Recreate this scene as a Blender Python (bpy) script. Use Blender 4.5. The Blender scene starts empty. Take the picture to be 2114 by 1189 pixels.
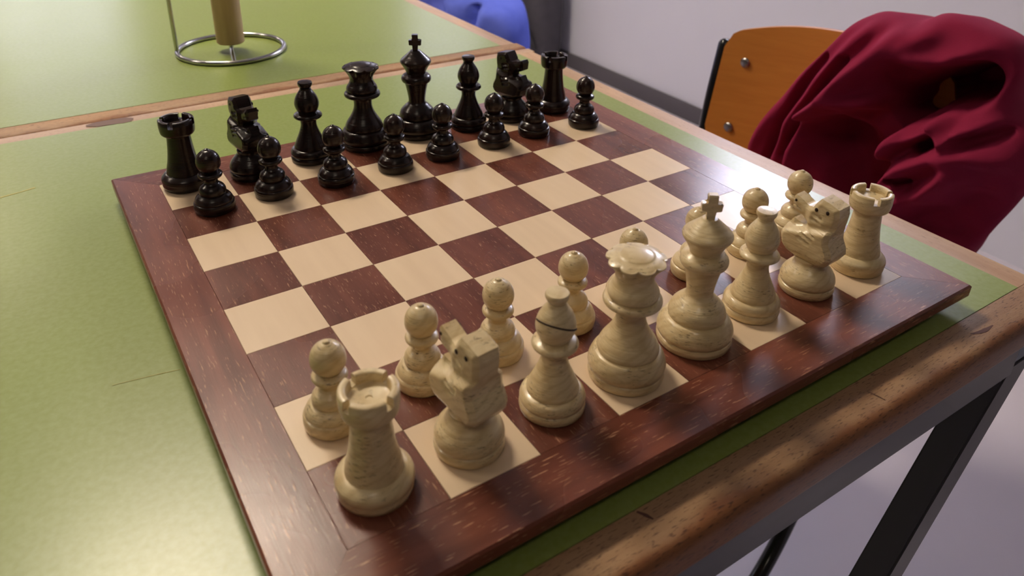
import bpy, bmesh, math, random
from mathutils import Vector, Matrix

random.seed(7)
scene = bpy.context.scene
col = scene.collection
R = math.radians

# ------------------------------------------------------------------ camera
ZT = 0.7455          # table top height
ZB = 0.765           # playing surface of the board
cam_data = bpy.data.cameras.new('camera')
cam = bpy.data.objects.new('camera', cam_data)
col.objects.link(cam)
right = Vector((0.83869, -0.54426, 0.01900))
down = Vector((-0.21497, -0.36284, -0.90672))
fwd = right.cross(down).normalized()
down = fwd.cross(right).normalized()
right = right.normalized()
up = -down
m = Matrix((right, up, -fwd)).transposed().to_4x4()
m.translation = Vector((-0.2700, -0.4259, 0.2883 + ZB))
cam.matrix_world = m
cam_data.sensor_fit = 'HORIZONTAL'
cam_data.sensor_width = 36.0
cam_data.lens = 1596.27 * 36.0 / 2114.0
cam_data.shift_y = -261.03 / 2114.0
cam_data.clip_start = 0.01
cam_data.dof.use_dof = True
cam_data.dof.focus_distance = 0.56
cam_data.dof.aperture_fstop = 11.0
scene.camera = cam

# ------------------------------------------------------------------ world, exposure
world = bpy.data.worlds.new('world')
scene.world = world
world.use_nodes = True
bg = world.node_tree.nodes.get('Background') or world.node_tree.nodes.new('ShaderNodeBackground')
bg.inputs[0].default_value = (0.75, 0.80, 0.95, 1)
bg.inputs[1].default_value = 0.1
vs = scene.view_settings
vs.view_transform = 'Standard'
vs.look = 'None'
vs.exposure = 0.36
vs.gamma = 1.0
vs.use_curve_mapping = False
scene.display_settings.display_device = 'sRGB'

scene.cycles.max_bounces = 6
scene.cycles.diffuse_bounces = 3
scene.cycles.glossy_bounces = 3
scene.cycles.caustics_reflective = False
scene.cycles.caustics_refractive = False

LAMP_WARM = (1.0, 0.85, 0.66)
LAMP_STRENGTH = 88.0
LAMP_SIDE_STRENGTH = 26.0
FILL_LAMP_STRENGTH = 8.0
WIN_COLOR = (0.80, 0.80, 1.0)
WIN_STRENGTH = 20.0
WIN_FAR_STRENGTH = 2.4

# ------------------------------------------------------------------ helpers
def mesh_obj(name, verts, faces, mat=None, parent=None, smooth=None):
    me = bpy.data.meshes.new(name)
    me.from_pydata([tuple(v) for v in verts], [], faces)
    return finish(name, me, mat, parent, smooth)

def finish(name, me, mat=None, parent=None, smooth=None):
    me.validate()
    bm = bmesh.new(); bm.from_mesh(me)
    bmesh.ops.recalc_face_normals(bm, faces=bm.faces)
    bm.to_mesh(me); bm.free()
    if smooth is not None:
        me.polygons.foreach_set('use_smooth', [True] * len(me.polygons))
        if smooth < 170:
            me.set_sharp_from_angle(angle=R(smooth))
    me.update()
    o = bpy.data.objects.new(name, me)
    if mat is not None:
        me.materials.append(mat)
    col.objects.link(o)
    if parent is not None:
        o.parent = parent
    return o

def bm_obj(name, bm, mat=None, parent=None, smooth=None):
    me = bpy.data.meshes.new(name)
    bm.to_mesh(me); bm.free()
    return finish(name, me, mat, parent, smooth)

def empty(name, loc, rz=0.0):
    o = bpy.data.objects.new(name, None)
    o.empty_display_size = 0.02
    o.location = loc
    o.rotation_euler = (0, 0, rz)
    col.objects.link(o)
    return o

def tag(o, label=None, cat=None, group=None, kind=None):
    if label: o['label'] = label
    if cat: o['category'] = cat
    if group: o['group'] = group
    if kind: o['kind'] = kind
    return o

def add_box(bm, x0, x1, y0, y1, z0, z1):
    vs_ = [bm.verts.new(p) for p in ((x0, y0, z0), (x1, y0, z0), (x1, y1, z0), (x0, y1, z0),
                                     (x0, y0, z1), (x1, y0, z1), (x1, y1, z1), (x0, y1, z1))]
    for f in ((3, 2, 1, 0), (4, 5, 6, 7), (0, 1, 5, 4), (1, 2, 6, 5), (2, 3, 7, 6), (3, 0, 4, 7)):
        bm.faces.new([vs_[i] for i in f])
    return vs_

def box_obj(name, x0, x1, y0, y1, z0, z1, mat, parent=None, bevel=0.0, seg=2):
    bm = bmesh.new()
    add_box(bm, x0, x1, y0, y1, z0, z1)
    if bevel > 0:
        bmesh.ops.bevel(bm, geom=bm.edges[:], offset=bevel, segments=seg, affect='EDGES', profile=0.5)
    return bm_obj(name, bm, mat, parent, 35 if bevel > 0 else None)

def lathe_data(prof, n=64, rmod=None):
    """prof: (r, z) from bottom axis to top axis, metres."""
    verts, faces, rings = [], [], []
    for (r, z) in prof:
        if r < 1e-6:
            rings.append([len(verts)]); verts.append((0, 0, z))
        else:
            ring = []
            for i in range(n):
                a = 2 * math.pi * i / n
                rr, zz = (r, z) if rmod is None else rmod(r, z, a)
                ring.append(len(verts)); verts.append((rr * math.cos(a), rr * math.sin(a), zz))
            rings.append(ring)
    for a, b in zip(rings, rings[1:]):
        if len(a) == 1 and len(b) == 1: continue
        for i in range(n):
            j = (i + 1) % n
            if len(a) == 1: faces.append((a[0], b[i], b[j]))
            elif len(b) == 1: faces.append((a[i], a[j], b[0]))
            else: faces.append((a[i], a[j], b[j], b[i]))
    if len(rings[0]) > 1: faces.append(tuple(reversed(rings[0])))
    if len(rings[-1]) > 1: faces.append(tuple(rings[-1]))
    return verts, faces

def smooth_prof(pts, sub=4):
    """Catmull-Rom through points; a point given as (r, z, 1) is a crease."""
    out = []
    P = [(p[0], p[1]) for p in pts]
    C = [len(p) > 2 for p in pts]
    n = len(P)
    for i in range(n - 1):
        p1, p2 = P[i], P[i + 1]
        p0 = P[i - 1] if i > 0 and not C[i] else (2 * p1[0] - p2[0], 2 * p1[1] - p2[1])
        p3 = P[i + 2] if i + 2 < n and not C[i + 1] else (2 * p2[0] - p1[0], 2 * p2[1] - p1[1])
        for k in range(sub):
            t = k / sub
            q = []
            for d in (0, 1):
                a, b, c, e = p0[d], p1[d], p2[d], p3[d]
                q.append(0.5 * (2 * b + (c - a) * t + (2 * a - 5 * b + 4 * c - e) * t * t + (3 * b - a - 3 * c + e) * t ** 3))
            out.append((max(q[0], 0.0), q[1]))
    out.append(P[-1])
    return out

def mm(pts):
    return [tuple([p[0] / 1000.0, p[1] / 1000.0] + list(p[2:])) for p in pts]

def lathe_obj(name, pts, mat, parent, n=64, sub=4, rmod=None, smooth=40):
    v, f = lathe_data(smooth_prof(mm(pts), sub), n, rmod)
    return mesh_obj(name, v, f, mat, parent, smooth)

def tube_data(path, r, n=14, closed=False):
    pts = [Vector(p) for p in path]
    N = len(pts)
    verts, faces = [], []
    prev = None
    for i, p in enumerate(pts):
        if closed:
            t = (pts[(i + 1) % N] - pts[i - 1]).normalized()
        else:
            t = (pts[min(i + 1, N - 1)] - pts[max(i - 1, 0)]).normalized()
        if prev is None:
            ref = Vector((0, 0, 1)) if abs(t.z) < 0.9 else Vector((1, 0, 0))
            u = t.cross(ref).normalized()
        else:
            u = (prev - t * prev.dot(t)).normalized()
        prev = u
        w = t.cross(u)
        rr = r[i] if isinstance(r, (list, tuple)) else r
        for k in range(n):
            a = 2 * math.pi * k / n
            verts.append(p + (u * math.cos(a) + w * math.sin(a)) * rr)
    for i in range(N if closed else N - 1):
        a, b = i * n, ((i + 1) % N) * n
        for k in range(n):
            j = (k + 1) % n
            faces.append((a + k, a + j, b + j, b + k))
    if not closed:
        faces.append(tuple(range(n - 1, -1, -1)))
        faces.append(tuple(range((N - 1) * n, N * n)))
    return verts, faces

def tube_obj(name, path, r, mat, parent=None, n=14, closed=False):
    v, f = tube_data(path, r, n, closed)
    return mesh_obj(name, v, f, mat, parent, 60)

def round_path(pts, rad, seg=6):
    """polyline with filleted corners"""
    P = [Vector(p) for p in pts]
    out = [P[0]]
    for i in range(1, len(P) - 1):
        a, b, c = P[i - 1], P[i], P[i + 1]
        d1 = (a - b); d2 = (c - b)
        l = min(rad, d1.length * 0.48, d2.length * 0.48)
        s = b + d1.normalized() * l; e = b + d2.normalized() * l
        for k in range(seg + 1):
            t = k / seg
            out.append(s * (1 - t) ** 2 + b * 2 * t * (1 - t) + e * t * t)
    out.append(P[-1])
    return out

def copy_tree(o, parent=None):
    c = o.copy()
    col.objects.link(c)
    if parent is not None:
        c.parent = parent
    for ch in o.children[:]:
        copy_tree(ch, c)
    return c

# ------------------------------------------------------------------ materials
def srgb(r, g, b):
    f = lambda c: (c / 255.0) / 12.92 if c / 255.0 <= 0.04045 else ((c / 255.0 + 0.055) / 1.055) ** 2.4
    return (f(r), f(g), f(b), 1.0)

class NT:
    def __init__(s, name):
        s.m = bpy.data.materials.new(name)
        s.m.use_nodes = True
        s.t = s.m.node_tree
        s.b = s.t.nodes['Principled BSDF']
    def n(s, typ, **kw):
        nd = s.t.nodes.new(typ)
        for k, v in kw.items(): setattr(nd, k, v)
        return nd
    def l(s, a, b): s.t.links.new(a, b)
    def inp(s, nd, key, val):
        if hasattr(val, 'is_output') or isinstance(val, bpy.types.NodeSocket): s.l(val, nd.inputs[key])
        else: nd.inputs[key].default_value = val
    def mix(s, fac, a, b, mode='MIX'):
        nd = s.n('ShaderNodeMix', data_type='RGBA', blend_type=mode)
        s.inp(nd, 0, fac); s.inp(nd, 6, a); s.inp(nd, 7, b)
        return nd.outputs[2]
    def ramp(s, fac, stops):
        nd = s.n('ShaderNodeValToRGB')
        el = nd.color_ramp.elements
        while len(el) < len(stops): el.new(0.5)
        for e, (p, c) in zip(el, stops):
            e.position = p
            e.color = c if len(c) == 4 else (c[0], c[0], c[0], 1)
        s.l(fac, nd.inputs[0])
        return nd.outputs[0]
    def noise(s, vec, scale, detail=4, rough=0.55, dist=0.0):
        nd = s.n('ShaderNodeTexNoise')
        nd.inputs['Scale'].default_value = scale
        nd.inputs['Detail'].default_value = detail
        nd.inputs['Roughness'].default_value = rough
        nd.inputs['Distortion'].default_value = dist
        if vec is not None: s.l(vec, nd.inputs['Vector'])
        return nd.outputs[0]
    def coords(s, scale=(1, 1, 1), rand=0.0, rot=(0, 0, 0)):
        tc = s.n('ShaderNodeTexCoord')
        v = tc.outputs['Object']
        if rand:
            oi = s.n('ShaderNodeObjectInfo')
            mu = s.n('ShaderNodeMath', operation='MULTIPLY')
            s.l(oi.outputs['Random'], mu.inputs[0]); mu.inputs[1].default_value = rand
            ad = s.n('ShaderNodeVectorMath', operation='ADD')
            cb = s.n('ShaderNodeCombineXYZ')
            for i in range(3): s.l(mu.outputs[0], cb.inputs[i])
            s.l(v, ad.inputs[0]); s.l(cb.outputs[0], ad.inputs[1])
            v = ad.outputs[0]
        mp = s.n('ShaderNodeMapping')
        mp.inputs['Scale'].default_value = scale
        mp.inputs['Rotation'].default_value = rot
        s.l(v, mp.inputs['Vector'])
        return mp.outputs[0]
    def bump(s, h, strength, dist=0.001):
        nd = s.n('ShaderNodeBump')
        nd.inputs['Strength'].default_value = strength
        nd.inputs['Distance'].default_value = dist
        s.l(h, nd.inputs['Height'])
        s.l(nd.outputs[0], s.b.inputs['Normal'])
    def set(s, **kw):
        for k, v in kw.items(): s.inp(s.b, k.replace('_', ' '), v)
        return s.m

def plain(name, c, rough=0.5, metal=0.0, spec=0.5):
    t = NT(name)
    return t.set(Base_Color=c, Roughness=rough, Metallic=metal, **{'Specular IOR Level': spec})

def emissive(name, c, strength):
    t = NT(name)
    t.set(Base_Color=(0.8, 0.8, 0.8, 1))
    t.b.inputs['Emission Color'].default_value = (*c, 1)
    t.b.inputs['Emission Strength'].default_value = strength
    return t.m

def streak_wood(name, c1, c2, cpore, axis, rough=0.28, fine=260.0, along=14.0, pore_lo=0.62, pore_hi=0.70, rand=5.0, pore_amt=0.8, spec=0.5, bump=0.12):
    """brown wood with short pores running along an axis ('x' or 'y')"""
    t = NT(name)
    sc = (along, fine, fine) if axis == 'x' else (fine, along, fine)
    v = t.coords(sc, rand)
    pores = t.ramp(t.noise(v, 1.6, 3, 0.5), [(pore_lo, (0.0,)), (pore_hi, (1.0,))])
    sc2 = (6, 70, 70) if axis == 'x' else (70, 6, 70)
    body = t.noise(t.coords(sc2, rand), 1.0, 5, 0.6, 0.4)
    big = t.noise(t.coords((9, 9, 9), rand), 1.0, 2, 0.5)
    c = t.mix(t.ramp(body, [(0.32, (0.0,)), (0.68, (1.0,))]), c1, c2)
    dark = t.n('ShaderNodeMix', data_type='RGBA', blend_type='MULTIPLY')
    dark.inputs[0].default_value = 0.6
    t.l(c, dark.inputs[6]); t.l(t.ramp(big, [(0.3, (0.62,)), (0.7, (1.15,))]), dark.inputs[7])
    mu = t.n('ShaderNodeMath', operation='MULTIPLY'); t.l(pores, mu.inputs[0]); mu.inputs[1].default_value = pore_amt
    cc = t.mix(mu.outputs[0], dark.outputs[2], cpore)
    rr = t.ramp(big, [(0.3, (rough * 0.8,)), (0.7, (rough * 1.3,))])
    t.bump(t.noise(v, 1.6, 3, 0.5), bump, 0.0004)
    return t.set(Base_Color=cc, Roughness=rr, **{'Specular IOR Level': spec})

M = {}
BR1, BR2, BPORE = srgb(98, 50, 38), srgb(132, 74, 56), srgb(196, 144, 110)
M['frame_x'] = streak_wood('mahogany_frame_lengthways', BR1, BR2, BPORE, 'x', 0.26, fine=800, along=62, pore_lo=0.63, pore_hi=0.70, pore_amt=0.85)
M['frame_y'] = streak_wood('mahogany_frame_crossways', BR1, BR2, BPORE, 'y', 0.26, fine=800, along=62, pore_lo=0.63, pore_hi=0.70, pore_amt=0.7)
M['sq_dark'] = streak_wood('mahogany_veneer', srgb(90, 48, 37), srgb(122, 70, 54), srgb(184, 134, 104), 'y', 0.25, fine=850, along=90, pore_lo=0.63, pore_hi=0.71, pore_amt=0.7)

t = NT('maple_veneer')
v = t.coords((90, 9, 90), 6.0)
c = t.mix(t.noise(v, 1.0, 4, 0.5), srgb(214, 188, 156), srgb(232, 208, 176))
t.bump(t.noise(t.coords((300, 40, 300), 3.0), 1.0, 2), 0.03, 0.0003)
M['sq_light'] = t.set(Base_Color=c, Roughness=0.30)

def piece_wood(name, c1, c2, cdark, rough, dark_amt, bump, spec=0.5, coat=0.25):
    t = NT(name)
    v = t.coords((1, 1, 1), 3.0, (0.45, 0.3, 0.0))
    wv = t.n('ShaderNodeTexWave', wave_type='BANDS', bands_direction='Z')
    wv.inputs['Scale'].default_value = 62.0
    wv.inputs['Distortion'].default_value = 11.0
    wv.inputs['Detail'].default_value = 3.0
    wv.inputs['Detail Scale'].default_value = 0.45
    t.l(v, wv.inputs['Vector'])
    body = t.noise(t.coords((70, 70, 120), 3.0), 1.0, 4, 0.6, 0.8)
    c = t.mix(t.ramp(wv.outputs[1], [(0.55, (0.0,)), (0.98, (0.45,))]), c1, c2)
    c = t.mix(t.ramp(body, [(0.40, (0.0,)), (0.70, (0.65,))]), c, c2)
    sp = t.ramp(t.noise(t.coords((260, 260, 1500), 3.0), 1.0, 3, 0.65), [(0.56, (0.0,)), (0.69, (1.0,))])
    zone = t.ramp(t.noise(t.coords((55, 55, 90), 7.0), 1.0, 2, 0.5), [(0.46, (0.0,)), (0.62, (1.0,))])
    mu0 = t.n('ShaderNodeMath', operation='MULTIPLY'); t.l(sp, mu0.inputs[0]); t.l(zone, mu0.inputs[1])
    mu = t.n('ShaderNodeMath', operation='MULTIPLY'); t.l(mu0.outputs[0], mu.inputs[0]); mu.inputs[1].default_value = dark_amt
    c = t.mix(mu.outputs[0], c, cdark)
    rings = t.noise(t.coords((20, 20, 800), 3.0), 1.0, 3, 0.6)
    t.bump(rings, bump, 0.0006)
    t.b.inputs['Coat Weight'].default_value = coat
    t.b.inputs['Coat Roughness'].default_value = 0.12
    return t.set(Base_Color=c, Roughness=rough, **{'Specular IOR Level': spec})

M['white'] = piece_wood('pale_boxwood', srgb(222, 203, 160), srgb(196, 170, 122), srgb(96, 70, 44), 0.34, 0.9, 0.6)
M['black'] = piece_wood('ebonised_wood', srgb(22, 13, 11), srgb(46, 26, 20), srgb(12, 7, 6), 0.24, 0.5, 0.5, 0.4, 0.1)
M['hole'] = plain('painted_hole_shade', srgb(52, 34, 22), 0.8)  # dark brown standing in for the shade inside carved holes and the slit

t = NT('green_laminate')
v = t.coords((1, 1, 1))
c = t.mix(t.noise(v, 2.2, 3, 0.5), srgb(132, 149, 62), srgb(138, 155, 70))
fine = t.noise(t.coords((260, 260, 260)), 1.0, 2)
c = t.mix(0.10, c, t.ramp(fine, [(0.3, (0.12,)), (0.7, (0.5,))]))
rr = t.ramp(t.noise(t.coords((14, 14, 14)), 1.0, 5, 0.65), [(0.3, (0.29,)), (0.7, (0.31,))])
t.bump(t.noise(t.coords((500, 500, 500)), 1.0, 2), 0.03, 0.0003)
M['green'] = t.set(Base_Color=c, Roughness=rr)

M['edge_x'] = streak_wood('oak_edging_lengthways', srgb(178, 144, 114), srgb(200, 168, 138), srgb(104, 72, 50), 'x', 0.42, fine=780, along=120, pore_lo=0.58, pore_hi=0.68, pore_amt=0.75, bump=0.3)
M['edge_y'] = streak_wood('oak_edging_crossways', srgb(176, 138, 104), srgb(198, 164, 130), srgb(106, 68, 44), 'y', 0.36, fine=700, along=90, pore_lo=0.62, pore_hi=0.70, pore_amt=0.5, bump=0.2)
def varnish_edge(mat, coord, lo, hi):
    """worn pale wood on top, orange varnish left on the rounded outer edge"""
    nt = mat.node_tree
    b_ = nt.nodes['Principled BSDF']
    src = b_.inputs['Base Color'].links[0].from_socket
    tc = nt.nodes.new('ShaderNodeTexCoord'); sx = nt.nodes.new('ShaderNodeSeparateXYZ')
    nt.links.new(tc.outputs['Object'], sx.inputs[0])
    nz = nt.nodes.new('ShaderNodeTexNoise'); nz.inputs['Scale'].default_value = 26.0; nz.inputs['Detail'].default_value = 5.0
    nt.links.new(tc.outputs['Object'], nz.inputs['Vector'])
    ma = nt.nodes.new('ShaderNodeMath'); ma.operation = 'MULTIPLY_ADD'
    nt.links.new(nz.outputs[0], ma.inputs[0]); ma.inputs[1].default_value = 0.022
    nt.links.new(sx.outputs[coord], ma.inputs[2])
    mr = nt.nodes.new('ShaderNodeMapRange'); mr.interpolation_type = 'SMOOTHSTEP'
    nt.links.new(ma.outputs[0], mr.inputs[0])
    mr.inputs[1].default_value = lo + 0.011; mr.inputs[2].default_value = hi + 0.011
    mr.inputs[3].default_value = 1.0; mr.inputs[4].default_value = 0.0
    mx = nt.nodes.new('ShaderNodeMix'); mx.data_type = 'RGBA'; mx.blend_type = 'MULTIPLY'
    nt.links.new(mr.outputs[0], mx.inputs[0]); nt.links.new(src, mx.inputs[6]); mx.inputs[7].default_value = (0.62, 0.40, 0.26, 1)
    nt.links.new(mx.outputs[2], b_.inputs['Base Color'])
M['edge_front'] = streak_wood('worn_oak_front_edging', srgb(158, 118, 82), srgb(182, 146, 108), srgb(84, 54, 36), 'x', 0.55, fine=780, along=120, pore_lo=0.57, pore_hi=0.67, pore_amt=0.8, bump=0.3)
varnish_edge(M['edge_front'], 1, -0.262, -0.254)
M['metal_dark'] = plain('charcoal_painted_steel', srgb(62, 60, 68), 0.42)
M['black_tube'] = plain('black_glossy_steel', srgb(14, 14, 18), 0.18)
M['screw'] = plain('steel_screw', srgb(150, 145, 145), 0.3, 1.0)
M['chrome'] = plain('chrome_wire', srgb(190, 190, 190), 0.2, 1.0)
M['rubber'] = plain('dark_rubber', srgb(20, 20, 20), 0.8)
M['scratch'] = plain('bare_scratch', srgb(172, 166, 92), 0.6)
M['stain'] = plain('grey_stain', srgb(108, 80, 70), 0.6)
M['gouge'] = plain('dark_gouge', srgb(86, 54, 44), 0.7)

t = NT('beech_dowel')
c = t.mix(t.noise(t.coords((120, 120, 10)), 1.0, 4), srgb(180, 150, 112), srgb(204, 176, 138))
M['dowel'] = t.set(Base_Color=c, Roughness=0.5)

t = NT('orange_plywood')
c = t.mix(t.noise(t.coords((8, 10, 90)), 1.0, 4, 0.6, 0.6), srgb(176, 106, 38), srgb(206, 136, 58))
M['ply'] = t.set(Base_Color=c, Roughness=0.38)

def cloth(name, c1, c2, rough=0.9):
    t = NT(name)
    c = t.mix(t.noise(t.coords((30, 30, 30)), 1.0, 3), c1, c2)
    t.bump(t.noise(t.coords((700, 700, 700)), 1.0, 2), 0.25, 0.001)
    t.b.inputs['Sheen Weight'].default_value = 0.35
    t.b.inputs['Sheen Roughness'].default_value = 0.5
    t.b.inputs['Sheen Tint'].default_value = c2
    return t.set(Base_Color=c, Roughness=rough, **{'Specular IOR Level': 0.15})
M['maroon'] = cloth('maroon_jersey', srgb(126, 26, 58), srgb(146, 36, 70))
M['blue'] = cloth('blue_jacket_cloth', srgb(84, 100, 206), srgb(108, 124, 226))
M['bag'] = cloth('dark_grey_nylon', srgb(74, 72, 80), srgb(90, 88, 96), 0.7)
M['strap'] = plain('black_webbing', srgb(18, 18, 22), 0.6)

t = NT('wall_paint')
c = t.mix(t.noise(t.coords((3, 3, 3)), 1.0, 3), srgb(216, 217, 234), srgb(224, 225, 240))
t.bump(t.noise(t.coords((160, 160, 160)), 1.0, 2), 0.05, 0.001)
M['wall'] = t.set(Base_Color=c, Roughness=0.8)
M['wall_dark'] = plain('grey_wall_paint', srgb(128, 124, 120), 0.85)
M['skirting'] = plain('grey_skirting', srgb(92, 88, 96), 0.6)
t = NT('lavender_grey_floor')
c = t.mix(t.noise(t.coords((4, 4, 4)), 1.0, 5, 0.6), srgb(224, 218, 236), srgb(236, 230, 244))
M['floor'] = t.set(Base_Color=c, Roughness=0.42)
M['ceiling'] = plain('off_white_ceiling', srgb(176, 172, 166), 0.9)
M['winframe'] = plain('white_window_frame', srgb(214, 214, 216), 0.5)
M['lamp_body'] = plain('lamp_housing', srgb(220, 220, 216), 0.5)
M['lamp_glow'] = emissive('lamp_diffuser_glow', LAMP_WARM, LAMP_STRENGTH)
M['lamp_side'] = emissive('lamp_diffuser_side', LAMP_WARM, LAMP_SIDE_STRENGTH)
M['lamp_fill'] = emissive('added_fill_lamp_glow', LAMP_WARM, FILL_LAMP_STRENGTH)
M['win_glow'] = emissive('daylight_pane', WIN_COLOR, WIN_STRENGTH)
M['win_far'] = emissive('dull_daylight_pane', WIN_COLOR, WIN_FAR_STRENGTH)

# ------------------------------------------------------------------ room
X0, X1, Y0, Y1, ZC = -3.4, 1.745, -2.3, 5.2, 2.75
def struct(o): return tag(o, kind='structure')
T = 0.12
struct(box_obj('floor', X0 - T, X1 + T, Y0 - T, Y1 + T, -0.1, 0.0, M['floor']))
struct(box_obj('ceiling', X0 - T, X1 + T, Y0 - T, Y1 + T, ZC, ZC + 0.1, M['ceiling']))
struct(box_obj('wall_right', X1, X1 + T, Y0 - T, Y1 + T, 0.0, ZC, M['wall']))
struct(box_obj('wall_left', X0 - T, X0, Y0 - T, Y1 + T, 0.0, ZC, M['wall_dark']))
struct(box_obj('wall_back', X0, X1, Y1, Y1 + T, 0.0, ZC, M['wall']))
struct(box_obj('wall_front', X0, X1, Y0 - T, Y0, 0.0, ZC, M['wall_dark']))
struct(box_obj('baseboard_right', X1 - 0.014, X1, 0.62, Y1, 0.0, 0.062, M['skirting'], None, 0.003))

def window(name, axis, p, a0, a1, z0, z1, bars=1, glow=('win_glow',)):
    """window on a wall: axis 'x' = wall at x=p facing -x, 'y' = wall at y=p facing -y"""
    w = empty(name, (p, (a0 + a1) / 2, z0) if axis == 'x' else ((a0 + a1) / 2, p, z0))
    struct(w)
    def bx(nm, b0, b1, c0, c1, d0, d1, mat):
        # b: along wall, c: vertical, d: depth into the room
        if axis == 'x': o = box_obj(nm, -d1, -d0, b0 - (a0 + a1) / 2, b1 - (a0 + a1) / 2, c0 - z0, c1 - z0, mat, w)
        else: o = box_obj(nm, b0 - (a0 + a1) / 2, b1 - (a0 + a1) / 2, -d1, -d0, c0 - z0, c1 - z0, mat, w)
        return o
    f = 0.05
    bx('window_frame', a0 - f, a0, z0 - f, z1 + f, 0.001, 0.045, M['winframe'])
    bx('window_frame', a1, a1 + f, z0 - f, z1 + f, 0.001, 0.045, M['winframe'])
    bx('window_frame', a0, a1, z1, z1 + f, 0.001, 0.045, M['winframe'])
    bx('window_sill', a0 - f, a1 + f, z0 - f, z0, 0.001, 0.10, M['winframe'])
    st = (a1 - a0) / (bars + 1)
    for i in range(bars + 1):
        bx('window_pane', a0 + st * i + (0.012 if i else 0), a0 + st * (i + 1) - (0.012 if i < bars else 0), z0, z1, 0.001, 0.012, M[glow[i % len(glow)]])
    for i in range(bars):
        bx('window_bar', a0 + st * (i + 1) - 0.012, a0 + st * (i + 1) + 0.012, z0, z1, 0.001, 0.035, M['winframe'])
    return w
window('window_1', 'x', X1, 0.36, 1.24, 1.42, 1.84, 1, ('win_far', 'win_glow'))
window('window_2', 'x', X1, 2.85, 3.70, 1.36, 2.15, 1, ('win_far',))
window('window_3', 'y', Y1, -0.45, 0.35, 1.36, 2.25, 1, ('win_far',))

def ceiling_lamp(x, y, lx, ly, label, glow='lamp_glow'):
    r = empty('ceiling_lamp', (x, y, ZC))
    tag(r, label, 'ceiling lamp', 'ceiling lamps over the tables')
    bm = bmesh.new()
    h, w = 0.07, 0.02
    add_box(bm, -lx / 2 - w, lx / 2 + w, -ly / 2 - w, -ly / 2, -h, -0.001)
    add_box(bm, -lx / 2 - w, lx / 2 + w, ly / 2, ly / 2 + w, -h, -0.001)
    add_box(bm, -lx / 2 - w, -lx / 2, -ly / 2, ly / 2, -h, -0.001)
    add_box(bm, lx / 2, lx / 2 + w, -ly / 2, ly / 2, -h, -0.001)
    add_box(bm, -lx / 2, lx / 2, -ly / 2, ly / 2, -0.03, -0.001)
    bm_obj('housing', bm, M['lamp_body'], r)
    box_obj('diffuser', -lx / 2, lx / 2, -ly / 2, ly / 2, -h + 0.006, -0.031, M[glow], r)
    return r
ceiling_lamp(-0.22, 1.42, 0.60, 0.22, 'ceiling lamp above the far end of the green tables')
ceiling_lamp(-1.85, 1.42, 0.60, 0.22, 'ceiling lamp left of the one over the green tables', 'lamp_side')
ceiling_lamp(-0.75, 4.20, 0.60, 0.22, 'ceiling lamp nearest the back wall', 'lamp_side')
ceiling_lamp(-0.90, -1.20, 0.60, 0.22, 'added dim fill lamp on the ceiling behind the viewer', 'lamp_fill')  # unseen fill lamp, added to lighten the near sides of the pieces

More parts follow.
